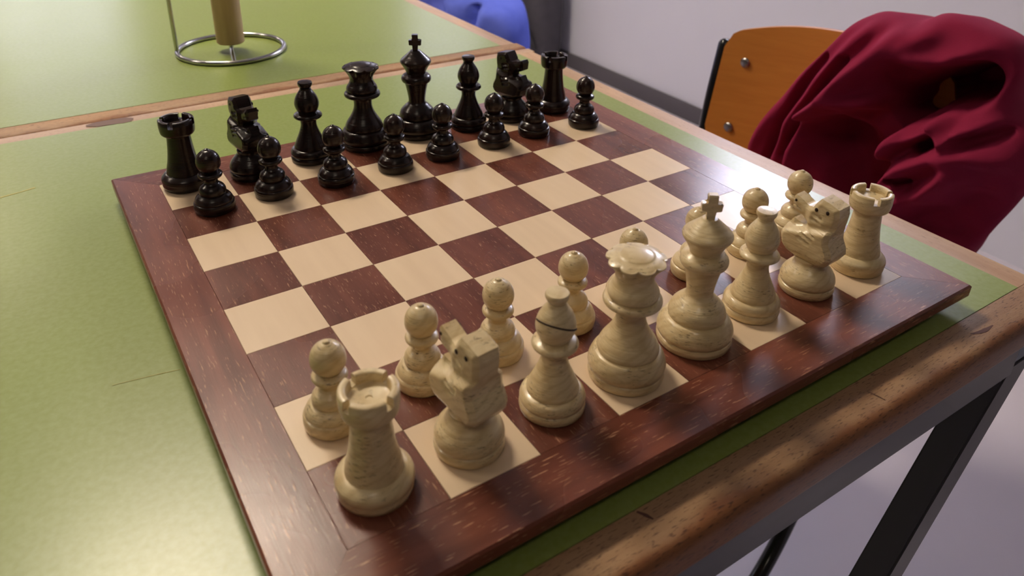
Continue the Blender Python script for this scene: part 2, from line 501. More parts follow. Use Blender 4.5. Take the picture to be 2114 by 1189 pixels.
# ------------------------------------------------------------------ green tables
TX0, TX1, TY0, TY1 = -1.00, 0.317, -0.2640, 0.4295
def make_table():
    r = empty('green_topped_table', (0, 0, 0))
    gx0, gx1, gy0, gy1 = TX0 + 0.025, 0.2910, -0.2370, 0.4110
    box_obj('laminate_top', gx0, gx1, gy0, gy1, ZT - 0.021, ZT, M['green'], r)
    def edging(pts, along, mat):
        """pts: cross-section; along: (axis, a, b)"""
        ax, a, b, = along
        verts, faces = [], []
        N = 40
        for i in range(N + 1):
            s = a + (b - a) * i / N
            for (u, z) in pts:
                verts.append((s, u, z) if ax == 'x' else (u, s, z))
        n = len(pts)
        for i in range(N):
            for k in range(n):
                j = (k + 1) % n
                faces.append((i * n + k, i * n + j, (i + 1) * n + j, (i + 1) * n + k))
        faces.append(tuple(range(n))); faces.append(tuple(range(N * n, (N + 1) * n)))
        return mesh_obj('wooden_edging', verts, faces, mat, r, 50)
    def section(inner, outer, rad=0.007):
        d = 1 if outer > inner else -1
        z1, z0 = ZT - 0.0003, ZT - 0.0230
        out = [(inner, z0), (inner, z1)]
        for k in range(7):
            a = math.pi / 2 * k / 6
            out.append((outer - d * rad + d * rad * math.sin(a), z1 - rad + rad * math.cos(a)))
        for k in range(4):
            a = math.pi / 2 * k / 3
            out.append((outer - d * 0.004 + d * 0.004 * math.cos(a), z0 + 0.004 - 0.004 * math.sin(a)))
        return out
    edging(section(gy0 - 0.0003, TY0), ('x', TX0, TX1), M['edge_front'])
    edging(section(gy1 + 0.0003, TY1, 0.003), ('x', TX0, TX1), M['edge_x'])
    edging(section(gx1 + 0.0003, TX1, 0.005), ('y', gy0, gy1), M['edge_y'])
    edging(section(gx0 - 0.0003, TX0, 0.005), ('y', gy0, gy1), M['edge_y'])
    # steel frame: rails and slanted legs
    z1, z0 = ZT - 0.0245, ZT - 0.0775
    box_obj('apron_rail', TX0 + 0.03, 0.304, -0.2480, -0.223, z0, z1, M['metal_dark'], r, 0.002)
    box_obj('apron_rail', TX0 + 0.03, 0.304, 0.384, 0.409, z0, z1, M['metal_dark'], r, 0.002)
    box_obj('apron_rail', 0.270, 0.295, -0.222, 0.383, z0 + 0.004, z1, M['metal_dark'], r, 0.002)
    box_obj('apron_rail', TX0 + 0.035, TX0 + 0.06, -0.222, 0.383, z0 + 0.004, z1, M['metal_dark'], r, 0.002)
    def leg(xt, s, y0, y1):
        # xt: outer x at the bottom of the rail; s: -1 leans towards -x going down
        bm = bmesh.new()
        k = 0.552 * (z0 + 0.01)
        w = 0.034 * s * -1
        a, b = xt, xt - w
        pts = []
        for (x, z) in ((a - s * 0.0055, z0 + 0.01), (b - s * 0.0055, z0 + 0.01), (b + s * k, 0.0), (a + s * k, 0.0)):
            pts.append((x, z))
        vs0 = [bm.verts.new((x, y0, z)) for x, z in pts]
        vs1 = [bm.verts.new((x, y1, z)) for x, z in pts]
        bm.faces.new(vs0); bm.faces.new(list(reversed(vs1)))
        for i in range(4):
            j = (i + 1) % 4
            bm.faces.new((vs0[i], vs1[i], vs1[j], vs0[j]))
        bmesh.ops.bevel(bm, geom=bm.edges[:], offset=0.0015, segments=2, affect='EDGES')
        bm_obj('leg', bm, M['metal_dark'], r, 40)
    leg(0.328, -1, -0.2478, -0.2232)
    leg(0.328, -1, 0.3842, 0.4088)
    leg(TX0 + 0.01, 1, -0.2478, -0.2232)
    leg(TX0 + 0.01, 1, 0.3842, 0.4088)
    return r
table = make_table()
tag(table, 'green laminate table with worn wooden edging carrying the chessboard', 'table', 'green tables pushed together')
table2 = copy_tree(table)
table2.location = (0.0, 0.6940, 0.0)
table2['label'] = 'second green laminate table behind the dark pieces, holding the chrome roll stand'

def flat_strip(name, path, w, mat, parent, z=ZT):
    """thin mark lying on the table top"""
    verts, faces = [], []
    for i, (x, y, ww) in enumerate(path):
        j0, j1 = max(i - 1, 0), min(i + 1, len(path) - 1)
        d = Vector((path[j1][0] - path[j0][0], path[j1][1] - path[j0][1])).normalized()
        n = Vector((-d.y, d.x)) * w * ww
        for s in (-1, 1):
            verts.append((x + s * n.x, y + s * n.y, z - 0.0004)); verts.append((x + s * n.x, y + s * n.y, z + 0.0002))
    for i in range(len(path) - 1):
        a, b = i * 4, i * 4 + 4
        faces += [(a + 1, b + 1, b + 3, a + 3), (a, a + 1, a + 3, a + 2) if i == 0 else (a, b, b + 1, a + 1), (a + 2, a + 3, b + 3, b + 2)]
    return mesh_obj(name, verts, faces, mat, parent)
flat_strip('scratch', [(-0.378 + 0.0115 * i, 0.270 + 0.0026 * i + random.uniform(-1, 1) * 0.0008, 0.5 + random.random()) for i in range(9)], 0.0009, M['scratch'], table)
flat_strip('stain', [(-0.232, 0.4205, 0.3), (-0.222, 0.4198, 0.9), (-0.208, 0.4192, 1.0), (-0.196, 0.4180, 1.1), (-0.189, 0.4155, 0.6)], 0.0075, M['stain'], table)
flat_strip('scratch', [(-0.268, -0.012, 0.5), (-0.245, -0.0155, 0.8), (-0.232, -0.018, 0.4)], 0.0004, M['scratch'], table)
flat_strip('gouge', [(0.208, -0.2485, 0.2), (0.214, -0.2505, 0.8), (0.221, -0.2515, 0.9), (0.230, -0.2512, 0.2)], 0.0016, M['gouge'], table, ZT - 0.0003)
flat_strip('gouge', [(-0.070, -0.2385, 0.6), (-0.0675, -0.2425, 1.0), (-0.066, -0.246, 0.3)], 0.0010, M['gouge'], table, ZT - 0.0003)
flat_strip('gouge', [(0.101, -0.2460, 0.4), (0.103, -0.2530, 0.5), (0.1035, -0.256, 0.3)], 0.0005, M['gouge'], table, ZT - 0.0003)

# ------------------------------------------------------------------ chessboard
SQ = 0.05
BW = 0.0315
HB = 4 * SQ + BW
board = empty('chessboard', (0, 0, ZB))
tag(board, 'wooden chessboard with mahogany frame and inlaid brown and cream squares', 'chessboard')
BT = 0.010
box_obj('board_core', -4 * SQ, 4 * SQ, -4 * SQ, 4 * SQ, -BT + 0.0005, -0.0021, M['frame_x'], board)
def frame_piece(rot, mat):
    i, o = 4 * SQ + 0.0001, HB
    ins = 0.0012
    ch = 0.0012
    # cross-section rows (distance from centre, z)
    sec = [(i, -BT), (i, 0.0), (o - ch, 0.0), (o, -ch), (o - 0.0002, -0.0085), (o - ins, -BT)]
    verts, faces = [], []
    for s in (-1, 1):
        for (d, z) in sec:
            verts.append((s * (d - 0.00008), -d, z))
    n = len(sec)
    for k in range(n):
        j = (k + 1) % n
        faces.append((k, j, n + j, n + k))
    faces.append(tuple(range(n))); faces.append(tuple(range(2 * n - 1, n - 1, -1)))
    c_, s_ = round(math.cos(rot)), round(math.sin(rot))
    verts = [(x * c_ - y * s_, x * s_ + y * c_, z) for x, y, z in verts]
    return mesh_obj('frame_strip', verts, faces, mat, board)
for k, mt in enumerate(('frame_x', 'frame_y', 'frame_x', 'frame_y')):
    frame_piece(k * math.pi / 2, M[mt])
def tile_mesh(name, mat):
    g = 0.00009
    bm = bmesh.new()
    h = SQ / 2 - g
    add_box(bm, -h, h, -h, h, -0.002, 0.0)
    es = [e for e in bm.edges if all(v_.co.z > -0.0001 for v_ in e.verts)]
    bmesh.ops.bevel(bm, geom=es, offset=0.00015, segments=1, affect='EDGES')
    me = bpy.data.meshes.new(name)
    bm.to_mesh(me); bm.free()
    me.materials.append(mat)
    return me
tl, td = tile_mesh('light_square', M['sq_light']), tile_mesh('dark_square', M['sq_dark'])
for u in range(8):
    for v_ in range(8):
        lt = (u + v_) % 2 == 1
        o = bpy.data.objects.new('light_square' if lt else 'dark_square', tl if lt else td)
        o.location = ((u - 3.5) * SQ, (v_ - 3.5) * SQ, random.uniform(-0.00004, 0.00002))
        o.parent = board
        col.objects.link(o)
for sx in (-1, 1):
    for sy in (-1, 1):
        v1, f1 = lathe_data([(0, -0.0195), (0.006, -0.0195), (0.007, -0.018), (0.007, -BT + 0.0003), (0, -BT + 0.0003)], 20)
        fo = mesh_obj('foot', v1, f1, M['rubber'], board, 40)
        fo.location = (sx * 0.185, sy * 0.185, 0)

# ------------------------------------------------------------------ chess pieces
PAWN_BODY = [(0, 0, 1), (14.0, 0, 1), (14.8, .9, 1), (15.2, 3.6), (15.1, 6.4), (14.6, 7.6, 1), (13.9, 8.0, 1), (14.1, 8.8), (12.9, 11.2), (10.9, 13.3, 1), (9.6, 13.9, 1), (10.0, 15.4), (9.7, 18.0), (8.2, 20.4), (5.9, 22.2), (5.0, 23.8), (5.1, 26.0), (5.9, 27.2, 1), (8.2, 27.9), (9.0, 29.4), (8.5, 31.0), (6.6, 32.0, 1), (5.8, 32.3, 1), (0, 32.4)]
PAWN_HEAD = [(0, 32.0, 1), (5.4, 32.2, 1), (7.0, 33.8), (8.5, 36.6), (8.95, 40.0), (8.2, 43.8), (6.3, 46.8), (3.6, 48.8), (2.0, 49.4, 1), (1.3, 50.3), (0, 50.7)]
ROOK_BODY = [(0, 0, 1), (16.4, 0, 1), (17.2, .8, 1), (17.9, 3), (18.0, 6.2, 1), (18.3, 7.0), (17.9, 9.4), (16.2, 11.4), (14.6, 12.6, 1), (13.6, 12.9, 1), (12.9, 17), (11.4, 23), (10.1, 31), (9.3, 39), (9.0, 44.0), (9.2, 45.2, 1), (11.8, 46.0, 1), (12.9, 47.6), (13.4, 51.2), (13.5, 54.0, 1), (9.6, 54.2, 1), (8.8, 53.6), (4, 53.2), (1.6, 53.1, 1), (1.4, 52.6, 1), (0, 52.6)]
BISH_BODY = [(0, 0, 1), (16.4, 0, 1), (17.2, .8, 1), (17.6, 3.2), (17.1, 5.0, 1), (16.4, 5.5, 1), (17.3, 6.6), (17.3, 8.6), (16.2, 10.9), (15.0, 11.9, 1), (13.8, 12.3, 1), (13.6, 14.4), (11.2, 20.0), (8.6, 26), (6.9, 31.5), (6.7, 35.0), (7.2, 37.8, 1), (9.6, 38.8), (11.8, 40.2), (12.0, 41.6), (10.9, 43.0), (8.6, 43.9, 1), (7.4, 44.4, 1), (0, 45.0)]
BISH_MITRE = [(0, 44.2, 1), (7.6, 44.4, 1), (9.2, 47.2), (10.3, 50.8), (10.2, 54.0), (9.0, 58.0), (6.8, 61.8), (5.0, 64.4), (4.3, 66.0), (0, 66.0)]
BISH_KNOB = [(0, 65.8, 1), (4.2, 65.8, 1), (5.2, 67.2), (6.0, 68.8), (6.1, 70.6, 1), (5.7, 71.3, 1), (3.0, 71.6), (0, 71.8)]
QUEEN_BODY = [(0, 0, 1), (20.0, 0, 1), (20.8, .8, 1), (21.2, 3.0), (20.7, 5.2, 1), (19.9, 5.8, 1), (21.0, 6.8), (21.6, 9.2), (21.1, 11.8), (19.7, 15.2), (18.4, 17.0, 1), (16.8, 17.5, 1), (17.1, 19.4), (15.4, 23.6), (12.3, 28.4), (9.8, 33.0), (8.2, 38.0), (8.1, 43.0), (8.8, 45.6, 1), (12.6, 47.2), (15.4, 48.4), (16.0, 49.8), (15.5, 51.2), (14.4, 52.0, 1), (13.0, 52.4, 1), (13.9, 54.4), (13.2, 57.2), (11.4, 60.0), (10.3, 63.0), (10.4, 65.6, 1), (0, 65.6)]
QUEEN_CROWN = [(0, 65.2, 1), (10.3, 65.4, 1), (11.6, 68.4), (13.8, 71.6), (16.2, 74.0, 1), (16.1, 74.7, 1), (13.4, 75.8), (9.4, 76.8, 1), (8.8, 77.2, 1), (5.0, 77.9), (0, 78.2)]
KING_BODY = [(0, 0, 1), (20.8, 0, 1), (21.8, .8, 1), (22.3, 3.2), (21.8, 5.4, 1), (20.9, 5.9, 1), (22.0, 6.9), (22.4, 9.2), (21.6, 12.0), (19.7, 15.4), (18.0, 17.2, 1), (16.4, 17.6, 1), (16.8, 20.0), (15.3, 24.4), (11.6, 28.6), (8.6, 31.4), (7.8, 34.0), (8.3, 39.0), (9.4, 45.0), (10.4, 49.6), (10.8, 51.4, 1), (12.6, 52.2), (13.7, 54.0), (13.6, 56.4), (12.2, 58.4), (9.6, 59.8, 1), (8.8, 60.2, 1), (0, 60.2)]
KING_HEAD = [(0, 59.8, 1), (8.8, 60.0, 1), (9.4, 62.2), (11.0, 65.6), (13.6, 69.6), (14.2, 71.2), (13.7, 72.9), (11.0, 75.6), (7.6, 78.6), (5.2, 80.8), (4.2, 81.8, 1), (0, 82.0)]
KNIGHT_BASE = [(0, 0, 1), (16.4, 0, 1), (17.2, .8, 1), (17.8, 3.4), (17.3, 5.6, 1), (16.4, 6.2, 1), (17.3, 7.4), (17.4, 9.6), (16.2, 13.0), (13.6, 16.6), (11.2, 19.2), (9.8, 21.4), (9.4, 24.0), (0, 24.5)]

def crown_mod(r, z, a):
    if r < 0.0095 or z < 0.0662: return r, z
    notch = (1 - abs(math.cos(4.5 * a))) ** 1.3      # nine petals
    if z < 0.0748:
        k = min(1.0, max(0.0, (z - 0.0662) / 0.005))
        return r * (1 - 0.11 * notch * k), z + 0.0010 * notch * k
    k = min(1.0, max(0.0, (r - 0.0095) / 0.006))
    return r * (1 - 0.11 * notch * k), z + 0.0004 * notch * k

def make_pawn(mat):
    r = empty('pawn', (0, 0, 0))
    lathe_obj('body', PAWN_BODY, mat, r, 56)
    lathe_obj('head', PAWN_HEAD, mat, r, 48)
    return r

def make_rook(mat):
    r = empty('rook', (0, 0, 0))
    lathe_obj('body', ROOK_BODY, mat, r, 64)
    n, gap = 4, R(17)
    for k in range(n):
        a0, a1 = 2 * math.pi * k / n + gap / 2, 2 * math.pi * (k + 1) / n - gap / 2
        verts, faces = [], []
        S = 16
        for i in range(S + 1):
            a = a0 + (a1 - a0) * i / S
            for (rr, z) in ((9.4, 53.6), (9.8, 57.9), (10.4, 58.6), (12.8, 58.6), (13.4, 57.9), (13.5, 53.8)):
                verts.append((rr * math.cos(a) / 1000, rr * math.sin(a) / 1000, z / 1000))
        for i in range(S):
            for q in range(6):
                w = (q + 1) % 6
                faces.append((i * 6 + q, i * 6 + w, (i + 1) * 6 + w, (i + 1) * 6 + q))
        faces.append(tuple(range(6))); faces.append(tuple(range(S * 6 + 5, S * 6 - 1, -1)))
        mesh_obj('battlement', verts, faces, mat, r, 50)
    return r

def make_bishop(mat):
    r = empty('bishop', (0, 0, 0))
    lathe_obj('body', BISH_BODY, mat, r, 60)
    mi = lathe_obj('mitre', BISH_MITRE, mat, r, 48)
    lathe_obj('finial', BISH_KNOB, mat, mi, 40)
    return r

def make_queen(mat):
    r = empty('queen', (0, 0, 0))
    lathe_obj('body', QUEEN_BODY, mat, r, 64)
    lathe_obj('crown', QUEEN_CROWN, mat, r, 144, 4, crown_mod, 32)
    return r

def make_king(mat):
    r = empty('king', (0, 0, 0))
    lathe_obj('body', KING_BODY, mat, r, 64)
    lathe_obj('head', KING_HEAD, mat, r, 56)
    # carved cross, flared arms
    P = [(-2.3, 80.6), (2.3, 80.6), (2.0, 87.2), (5.4, 86.4), (5.9, 91.6), (2.1, 91.2), (2.9, 96.6), (-2.9, 96.6), (-2.1, 91.2), (-5.9, 91.6), (-5.4, 86.4), (-2.0, 87.2)]
    bm = bmesh.new()
    a = [bm.verts.new((x / 1000, -0.0024, z / 1000)) for x, z in P]
    b = [bm.verts.new((x / 1000, 0.0024, z / 1000)) for x, z in P]
    bm.faces.new(a); bm.faces.new(list(reversed(b)))
    for i in range(len(P)):
        j = (i + 1) % len(P)
        bm.faces.new((a[i], b[i], b[j], a[j]))
    bmesh.ops.bevel(bm, geom=bm.edges[:], offset=0.0005, segments=2, affect='EDGES')
    bm_obj('cross', bm, mat, r, 40)
    return r

# side outline of the carved knight: (forward, height, half thickness) in mm
KN = [(-8.0, 22.0, 8.0), (-14.0, 25.5, 10.8), (-17.6, 31.5, 11.4), (-17.0, 35.5, 10.8), (-13.8, 41.5, 8.6), (-13.2, 47.0, 7.8), (-15.2, 53.0, 7.8), (-15.8, 61.0, 7.6), (-14.6, 66.0, 7.0),
      (-8.0, 67.8, 7.0), (-2.2, 68.8, 7.0), (0.2, 65.6, 7.0), (2.4, 61.2, 6.6), (7.0, 60.2, 6.2), (12.0, 62.6, 5.8), (16.2, 64.0, 5.6), (17.8, 61.6, 5.4), (17.2, 54.6, 5.4), (14.8, 53.0, 5.4),
      (9.0, 51.6, 5.8), (5.6, 48.8, 6.4), (5.0, 46.0, 7.6), (9.6, 46.2, 9.0), (14.6, 48.0, 8.2), (18.6, 42.0, 9.2), (19.6, 36.0, 10.2), (18.0, 30.0, 10.8), (13.6, 25.4, 10.2), (7.0, 22.0, 8.2)]
def pt_seg(p, a, b):
    vx, vy = b[0] - a[0], b[1] - a[1]
    t = max(0.0, min(1.0, ((p[0] - a[0]) * vx + (p[1] - a[1]) * vy) / (vx * vx + vy * vy)))
    return math.hypot(p[0] - a[0] - t * vx, p[1] - a[1] - t * vy)
CUTS = [((-5.0, 56.2), (0.6, 57.4), 1.0, 1.3), ((-4.6, 52.6), (0.8, 53.8), 1.0, 1.3), ((17.6, 57.2), (10.5, 55.6), 0.6, 0.9),
        ((-4.5, 43.6), (2.6, 45.6), 0.8, 1.2), ((-3.2, 40.6), (4.2, 42.6), 0.8, 1.2), ((-1.6, 37.6), (5.4, 39.6), 0.8, 1.0)]
def sstep(x, lo, hi):
    t = max(0.0, min(1.0, (x - lo) / (hi - lo)))
    return t * t * (3 - 2 * t)
def kn_half(f, h, d):
    """half thickness (mm) of the carved horse at a point of its side, d = distance to the outline"""
    chest = 7.4 + 4.0 * sstep(h, 21, 30)
    head = 7.7 - 2.3 * sstep(f, 1.5, 8.0)
    k = sstep(h + 0.30 * f, 44.0, 49.5)
    t = chest * (1 - k) + head * k
    t -= 1.5 * math.exp(-((h + 0.30 * f - 47.0) / 2.2) ** 2)          # gouge between jaw and chest
    t += 0.9 * math.exp(-(((f + 6.0) / 4.5) ** 2 + ((h - 54.0) / 4.5) ** 2))   # cheek
    for p, q, w, dep in CUTS:
        t -= dep * math.exp(-(pt_seg((f, h), p, q) / w) ** 2)
    return t * (0.74 + 0.26 * min(1.0, d / 2.4))
def make_knight(mat):
    from mathutils.geometry import delaunay_2d_cdt
    r = empty('knight', (0, 0, 0))
    lathe_obj('base', KNIGHT_BASE, mat, r, 60)
    n = len(KN)
    out = []
    for i in range(n):
        p, q = KN[i], KN[(i + 1) % n]
        m_ = max(1, int(math.hypot(q[0] - p[0], q[1] - p[1]) / 1.6))
        for k in range(m_): out.append((p[0] + (q[0] - p[0]) * k / m_, p[1] + (q[1] - p[1]) * k / m_))
    N = len(out)
    def edge_d(p): return min(pt_seg(p, out[i], out[(i + 1) % N]) for i in range(N))
    def inside(p):
        c = False
        for i in range(N):
            (x0, y0), (x1, y1) = out[i], out[(i + 1) % N]
            if (y0 > p[1]) != (y1 > p[1]) and p[0] < (x1 - x0) * (p[1] - y0) / (y1 - y0) + x0: c = not c
        return c
    pts = [Vector(p) for p in out]
    st = 0.95
    row = 0
    y = 22.3
    while y < 69:
        x = -18.0 + (st / 2 if row % 2 else 0)
        while x < 20:
            if inside((x, y)) and edge_d((x, y)) > 0.55: pts.append(Vector((x, y)))
            x += st
        y += st * 0.866; row += 1
    vo, eo, fo = delaunay_2d_cdt(pts, [(i, (i + 1) % N) for i in range(N)], [], 1, 1e-5)[:3]
    # keep the outline order: find each outline point in the result
    key = {(round(v_.x, 3), round(v_.y, 3)): i for i, v_ in enumerate(vo)}
    ring = [key[(round(p[0], 3), round(p[1], 3))] for p in out]
    verts, faces = [], []
    dd = [0.0 if i in set(ring) else edge_d((v_.x, v_.y)) for i, v_ in enumerate(vo)]
    for sgn in (-1, 1):
        for i, v_ in enumerate(vo):
            verts.append((sgn * kn_half(v_.x, v_.y, dd[i]) / 1000, v_.x / 1000, v_.y / 1000))
    K = len(vo)
    for f in fo:
        faces.append(tuple(f)); faces.append(tuple(K + i for i in reversed(f)))
    for i in range(N):
        p, q = ring[i], ring[(i + 1) % N]
        faces.append((p, q, K + q, K + p))
    hd = mesh_obj('head', verts, faces, mat, r, 38)
    for s in (-1, 1):
        for nm, x, z, rad in (('eye', -1.0, 61.2, 1.25), ('eye', -8.6, 62.0, 1.25), ('nostril', 15.0, 60.6, 0.9)):  # on pale knights these dark dots paint the shade of drilled holes
            bm = bmesh.new()
            bmesh.ops.create_uvsphere(bm, u_segments=10, v_segments=6, radius=rad / 1000)
            bmesh.ops.scale(bm, vec=(0.45, 1, 1.1), verts=bm.verts)
            w = kn_half(x, z, edge_d((x, z))) + 0.05
            bmesh.ops.translate(bm, vec=(s * w / 1000, x / 1000, z / 1000), verts=bm.verts)
            bm_obj(nm, bm, M['hole'] if mat is M['white'] else mat, hd, 60)
    return r

MAKE = dict(pawn=make_pawn, rook=make_rook, knight=make_knight, bishop=make_bishop, queen=make_queen, king=make_king)
proto = {}
def place(kind, colour, u, v_, rz, label):
    key = (kind, colour)
    if key not in proto:
        o = MAKE[kind](M[colour]); proto[key] = o
    else:
        o = copy_tree(proto[key])
    o.location = ((u - 4) * SQ, (v_ - 4) * SQ, ZB + 0.00005)
    o.rotation_euler = (0, 0, rz)
    tag(o, label, 'chess ' + kind if False else 'chess piece', ('pale' if colour == 'white' else 'dark') + ' chess pieces')
    return o

W = 'white'; B = 'black'
PIECES = [
 ('rook', W, .475, .485, R(20), 'pale wooden rook on the corner square nearest the camera'),
 ('knight', W, 1.475, .487, R(6), 'pale carved knight between the nearest pale rook and the slit bishop'),
 ('bishop', W, 2.487, .500, 0, 'pale wooden bishop with a diagonal slit, beside the pale queen'),
 ('queen', W, 3.490, .487, R(12), 'pale wooden queen with a scalloped crown beside the pale king'),
 ('king', W, 4.590, .535, R(-38), 'pale wooden king topped by a cross, tallest of the pale pieces'),
 ('bishop', W, 5.620, .570, 1.0, 'pale wooden bishop between the pale king and the right-hand knight'),
 ('knight', W, 6.640, .525, R(4), 'pale carved knight next to the rook by the maroon garment'),
 ('rook', W, 7.680, .500, R(48), 'pale wooden rook on the right-hand corner in front of the maroon garment'),
 ('pawn', W, .462, 1.490, 0, 'pale pawn partly behind the rook nearest the camera, leftmost pale pawn'),
 ('pawn', W, 1.513, 1.555, .7, 'pale pawn just left of the nearest knight, second pale pawn from left'),
 ('pawn', W, 2.460, 1.537, 1.4, 'pale pawn between the nearest knight and the slit bishop, third from left'),
 ('pawn', W, 3.518, 1.552, 2.1, 'pale pawn between the slit bishop and the pale queen, fourth from left'),
 ('pawn', W, 4.500, 1.600, 2.8, 'pale pawn hidden behind the pale queen with only its head showing'),
 ('pawn', W, 5.620, 1.580, 3.5, 'pale pawn almost hidden behind the pale king'),
 ('pawn', W, 6.700, 1.570, 4.2, 'pale pawn behind the bishop to the right of the pale king'),
 ('pawn', W, 7.720, 1.620, 4.9, 'pale pawn against the bright glare, rightmost of the pale pawns'),
 ('rook', B, .385, 7.780, R(60), 'dark wooden rook on the left corner of the board'),
 ('knight', B, 1.410, 7.640, math.pi + R(8), 'dark carved knight beside the left-hand dark rook'),
 ('bishop', B, 2.480, 7.740, 0, 'dark wooden bishop between the left dark knight and the dark queen'),
 ('queen', B, 3.530, 7.830, 0, 'dark wooden queen with a flaring scalloped crown'),
 ('king', B, 4.610, 7.840, R(-30), 'dark wooden king topped by a small cross'),
 ('bishop', B, 5.610, 7.640, 1.0, 'dark brown bishop between the dark king and the right dark knight'),
 ('knight', B, 6.575, 7.600, math.pi + R(14), 'dark carved knight with its muzzle turned right, beside the far rook'),
 ('rook', B, 7.575, 7.580, R(30), 'dark reddish rook on the far right corner by the wall'),
 ('pawn', B, .575, 6.720, 0, 'dark pawn in front of the left dark rook, leftmost dark pawn'),
 ('pawn', B, 1.503, 6.750, .6, 'dark pawn in front of the left dark knight, second dark pawn'),
 ('pawn', B, 2.520, 6.670, 1.2, 'dark pawn in front of the left dark bishop, third dark pawn'),
 ('pawn', B, 3.568, 6.620, 1.8, 'dark pawn at the right foot of the dark queen, fourth dark pawn'),
 ('pawn', B, 4.510, 6.660, 2.4, 'dark pawn at the right foot of the dark king, fifth dark pawn'),
 ('pawn', B, 5.580, 6.660, 3.0, 'dark pawn in front of the right dark knight, sixth dark pawn'),
 ('pawn', B, 6.505, 6.700, 3.6, 'dark pawn between the right dark knight and far rook, seventh dark pawn'),
 ('pawn', B, 7.610, 6.570, 4.2, 'dark pawn standing alone at the right edge, eighth dark pawn'),
]
placed = {}
for (k, c_, u, v_, rz, lab) in PIECES:
    placed[(k, c_, round(u))] = place(k, c_, u, v_, rz, lab)

# dark tube in place of the shade inside the near pale bishop's diagonal slit
bish = placed[('bishop', W, 2)]
mitre = [ch for ch in bish.children if ch.name.startswith('mitre')][0]
prof = smooth_prof(mm(BISH_MITRE), 4)
def mitre_r(z):
    best = 0
    for (r0, z0), (r1, z1) in zip(prof, prof[1:]):
        if z0 <= z <= z1 and z1 > z0: best = r0 + (r1 - r0) * (z - z0) / (z1 - z0)
    return best
path = []
for i in range(25):
    a = R(152 + 165 * i / 24)
    z = 0.0555
    for _ in range(12):
        rr = mitre_r(z)
        z = 0.5 * z + 0.5 * (0.0528 + 0.50 * (rr * math.cos(a - R(205))))
    path.append((rr * math.cos(a) * 0.995, rr * math.sin(a) * 0.995, z))
tube_obj('slit', path, 0.0005, M['hole'], mitre, 8)

# ------------------------------------------------------------------ chrome roll stand on the far table
rs = empty('paper_roll_stand', (-0.035, 0.613, ZT))
tag(rs, 'chrome wire roll stand with a bare wooden dowel on the far table', 'roll stand')
RR, wr = 0.0675, 0.0032
ring = [(RR * math.cos(2 * math.pi * i / 64), RR * math.sin(2 * math.pi * i / 64), wr) for i in range(64)]
tube_obj('base_ring', ring, wr, M['chrome'], rs, 12, True)
ax, ay = -0.0655, 0.016
tube_obj('upright_rod', round_path([(ax, ay, wr), (ax, ay, 0.30), (ax + 0.03, ay - 0.007, 0.33), (-0.004, 0.001, 0.33)], 0.02), 0.0027, M['chrome'], rs, 12)
spx, spy = -0.6, -0.8
tube_obj('cross_wire', [(-0.0135, -0.0660, wr), (-0.007, -0.033, wr), (0.0, 0.0, wr)], 0.0027, M['chrome'], rs, 12)
tube_obj('centre_pin', [(0, 0, wr + 0.002), (0, 0, 0.02)], 0.003, M['chrome'], rs, 12)
v1, f1 = lathe_data([(0, 0.0115), (0.0165, 0.0115), (0.0178, 0.0128), (0.0178, 0.288), (0.0168, 0.29), (0, 0.29)], 40)
mesh_obj('dowel', v1, f1, M['dowel'], rs, 40)

